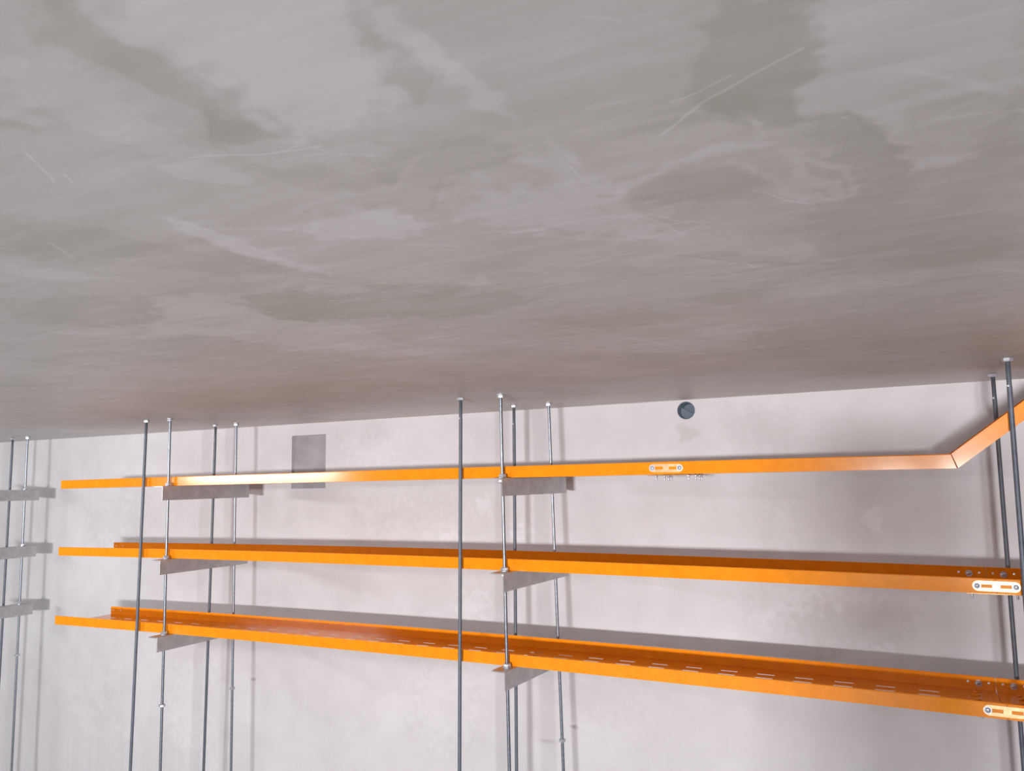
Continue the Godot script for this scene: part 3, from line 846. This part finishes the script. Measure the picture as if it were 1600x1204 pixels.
func sag(level: int, x: float) -> float:
	# measured drop of each tray between its hangers
	if level == 0:
		return 0.01863 - 0.000377 * x - 0.000681 * x * x
	if level == 1:
		return -0.4121 - 0.012216 * x - 0.0025 * x * x
	return -0.82783 - 0.012673 * x - 0.002756 * x * x


func tray(level: int, x0: float, x1: float, label: String, x1_top := 0.0, rear_in := 0.0) -> Node3D:
	var at := Vector3(x0, EYE + sag(level, x0), -RAIL_FRONT)
	var o := thing("cable_tray", label, "cable tray", at, "")
	var lift := 0.0012
	var base := start()
	var slots := []
	var k := int(floor((x0 + 0.916) / 0.151)) - 1
	while -0.916 + k * 0.151 < x1:
		var s := -0.916 + k * 0.151
		if s > x0 + 0.05 and s + 0.07 < x1 - 0.05 and absf(s + 0.035 - JOINT) > 0.13 and (level > 0 or absf(s + 0.035 + 0.889) > 0.11):
			for z in [3.332, 3.394, 3.457, 3.519]:
				slots.append(Rect2(s, z - 0.007, 0.07, 0.014))
		k += 1
	for c in ([-0.889] if level == 0 else [JOINT]):
		for u in [-0.07, 0.07]:
			if c + u > x0 and c + u < x1:
				for z in [3.3255, 3.4555, 3.5205, 3.5705]:
					slots.append(Rect2(c + u - 0.0046, z - 0.0046, 0.0092, 0.0092))
	var place_base := func(x: float, z: float, w: float) -> Vector3: return Vector3(x, EYE + sag(level, x) + lift / 2.0 + w, -z) - at
	perforated(base, place_base, x0, x1, RAIL_FRONT + 0.0008, RAIL_REAR - 0.0008, lift, slots, 0.25)
	part("tray_base", finish(base), M.orange, o)
	for z in [RAIL_FRONT, RAIL_REAR]:
		var st := start()
		var holes := []
		for e in [x0, x1]:
			for d in [0.022, 0.054, 0.092] if e == x0 else [-0.022, -0.054, -0.092]:
				if z == RAIL_REAR and (absf(e) < 2.0 or d != 0.054):
					holes.append(Rect2(e + d - 0.0035, 0.026, 0.007, 0.007))
		var cut := x1_top if x1_top != 0.0 else x1
		var z_at: float = z
		var place_rail := func(x: float, v: float, w: float) -> Vector3: return Vector3(x, EYE + sag(level, x) + v, -z_at + w) - at
		var shift := (cut - x1) / 0.0505
		perforated(st, place_rail, x0, x1, 0.0, 0.0505, 0.0018, holes, 0.25, shift)
		# rolled rim along the top edge
		var n := int(ceil((cut - x0) / 0.25))
		for i in n:
			var xa := x0 + (cut - x0) * i / n
			var xb := x0 + (cut - x0) * (i + 1) / n
			for s in 6:
				var p0 := Vector2(cos(TAU * s / 6), sin(TAU * s / 6)) * 0.0019
				var p1 := Vector2(cos(TAU * (s + 1) / 6), sin(TAU * (s + 1) / 6)) * 0.0019
				quad(st, place_rail.call(xa, 0.0505 + p0.y, p0.x), place_rail.call(xa, 0.0505 + p1.y, p1.x), place_rail.call(xb, 0.0505 + p1.y, p1.x), place_rail.call(xb, 0.0505 + p0.y, p0.x))
		part("side_rail", finish(st), M.orange, o)
	return o


func rising_tray(label: String) -> void:
	# the mitred length that climbs from the upper tray toward the ceiling and levels out under it
	var o := thing("rising_tray", label, "cable tray", Vector3(0.172, EYE + 0.0197, -RAIL_FRONT))
	var slope := deg_to_rad(37.0)
	var path := [Vector2(0, 0), Vector2(0.34, 0.34 * tan(slope)), Vector2(1.5, 0.34 * tan(slope))]
	var top := [Vector2(-0.017, 0.0505), Vector2(0.323, 0.34 * tan(slope) + 0.0505), Vector2(1.5, 0.34 * tan(slope) + 0.0505)]
	var wide := RAIL_REAR - RAIL_FRONT
	for z in [0.0, -wide]:
		var st := start()
		for k in 2:
			for s in [1.0, -1.0]:
				var w := Vector3(0, 0, z + 0.0009 * s)
				var q := [path[k], top[k], top[k + 1], path[k + 1]]
				var v := []
				for p in q:
					v.append(Vector3(p.x, p.y, 0) + w)
				if s > 0:
					quad(st, v[0], v[1], v[2], v[3])
				else:
					quad(st, v[3], v[2], v[1], v[0])
			var a := Vector3(top[k].x, top[k].y, z)
			var b := Vector3(top[k + 1].x, top[k + 1].y, z)
			var u := (b - a).normalized()
			var n := u.cross(Vector3.BACK)
			for s in 6:
				var p0 := (n * cos(TAU * s / 6) + Vector3.BACK * sin(TAU * s / 6)) * 0.0019
				var p1 := (n * cos(TAU * (s + 1) / 6) + Vector3.BACK * sin(TAU * (s + 1) / 6)) * 0.0019
				quad(st, a + p1, a + p0, b + p0, b + p1)
		part("side_rail", finish(st), M.orange, o)
	var base := start()
	for k in 2:
		var a: Vector2 = path[k]
		var b: Vector2 = path[k + 1]
		var d := (b - a).normalized()
		var nrm := Vector2(-d.y, d.x)
		var place := func(u: float, v: float, w: float) -> Vector3:
			var p := a + d * u + nrm * (w + 0.0008)
			return Vector3(p.x, p.y, -v)
		var slots := []
		var len := (b - a).length()
		var s := 0.06
		while s + 0.07 < len - 0.04:
			for z in [0.1, 0.162, 0.225, 0.287]:
				slots.append(Rect2(s, z - 0.007, 0.07, 0.014))
			s += 0.151
		perforated(base, place, 0.0, len, 0.0008, wide - 0.0008, 0.0016, slots, 0.5)
	part("tray_base", finish(base), M.orange, o)


func screw(parent: Node3D, at: Vector3, turn: Vector3, stud: float) -> void:
	var b := part("screw", bolt_mesh, M.bright, parent, at, turn)
	part("washer", plate_washer_mesh, M.bright, b, Vector3(0, -0.0018, 0))
	part("slot", box(Vector3(0.009, 0.0012, 0.0016)), M.black, b, Vector3(0, 0.0055, 0))
	if stud > 0.0:
		part("stud", lathe([Vector2(0.0032, -stud), Vector2(0.0036, -stud + 0.001), Vector2(0.0036, 0)], 8), M.bright, b)


func side_plate(x: float, y: float, z: float, outward: float, label: String, group: String) -> void:
	# joint plate with two long slots, screwed to a side rail
	var o := thing("splice_plate", label, "plate", Vector3(x, y, -z + outward * 0.0028), group)
	o.rotation.z = -0.012
	var st := start()
	var flat := func(u: float, v: float, w: float) -> Vector3: return Vector3(u, v, w)
	var half := 0.072
	var r := 0.0175
	perforated(st, flat, -half + r, half - r, -r, r, 0.003, [Rect2(-0.046, -0.006, 0.034, 0.012), Rect2(0.012, -0.006, 0.034, 0.012)], 0.5)
	for s in [-1.0, 1.0]:
		for i in 8:
			var a0: float = -PI / 2 + PI * i / 8
			var a1: float = -PI / 2 + PI * (i + 1) / 8
			var c := Vector3(s * (half - r), 0, 0)
			var p0 := Vector3(s * cos(a0), sin(a0), 0) * r + c
			var p1 := Vector3(s * cos(a1), sin(a1), 0) * r + c
			var f := Vector3(0, 0, 0.0015)
			if s > 0:
				quad(st, c + f, p1 + f, p0 + f, c + f)
				quad(st, p0 + f, p1 + f, p1 - f, p0 - f)
			else:
				quad(st, c + f, p0 + f, p1 + f, c + f)
				quad(st, p1 + f, p0 + f, p0 - f, p1 - f)
	part("plate", finish(st), M.plate, o)
	for u in [-half + 0.014, half - 0.014]:
		screw(o, Vector3(u, 0, 0.0036 * outward), Vector3(PI / 2 * outward, 0, 0), 0.012 if outward < 0 else 0.0)
	if outward < 0.0:
		# the screws of the far rail point inward, their heads show inside the tray
		for u in [-half + 0.014, half - 0.014]:
			screw(o, Vector3(u, 0, 0.0062), Vector3(PI / 2, 0, 0), 0.0)


func under_plate(x: float, y: float, label: String, group: String, heads_up: bool) -> void:
	# flat plate below the joint; screws through the tray base with nuts hanging below
	var o := thing("base_plate", label, "plate", Vector3(x, y - 0.0037, -3.4255), group)
	part("plate", box(Vector3(0.18, 0.003, 0.34), 0.001), M.plate, o)
	for u in [-0.07, 0.07]:
		for z in [0.1, -0.03, -0.095, -0.145]:
			var b := part("bolt", lathe([Vector2(0.0034, -0.024), Vector2(0.0038, -0.023), Vector2(0.0038, 0.007)], 8), M.bright, o, Vector3(u, 0, z))
			part("nut", lathe([Vector2(0.0065, -0.0072), Vector2(0.0074, -0.0062), Vector2(0.0074, -0.0016)], 6, false), M.bright, b)
			if heads_up:
				part("head", bolt_mesh, M.orange, b, Vector3(0, 0.0066, 0))


func unseen_box(at: Vector3, size: Vector3) -> void:
	var o := thing("unseen_blocker", "unseen tall narrow grey block behind the viewer, placed to shade the right part of the wall", "unseen_box", at)
	part("body", box(size, 0.004, Vector3(0, size.y / 2, 0)), M.unseen_box, o)
	for s in [-1.0, 1.0]:
		var d := part("box_panel", box(Vector3(size.x / 2 - 0.006, size.y - 0.08, 0.02), 0.003), M.unseen_box, o, Vector3(s * size.x / 4, size.y / 2, size.z / 2 + 0.011))
		part("box_grip", box(Vector3(0.02, 0.16, 0.025), 0.004), M.black, d, Vector3(-s * (size.x / 4 - 0.05), 0, 0.02))
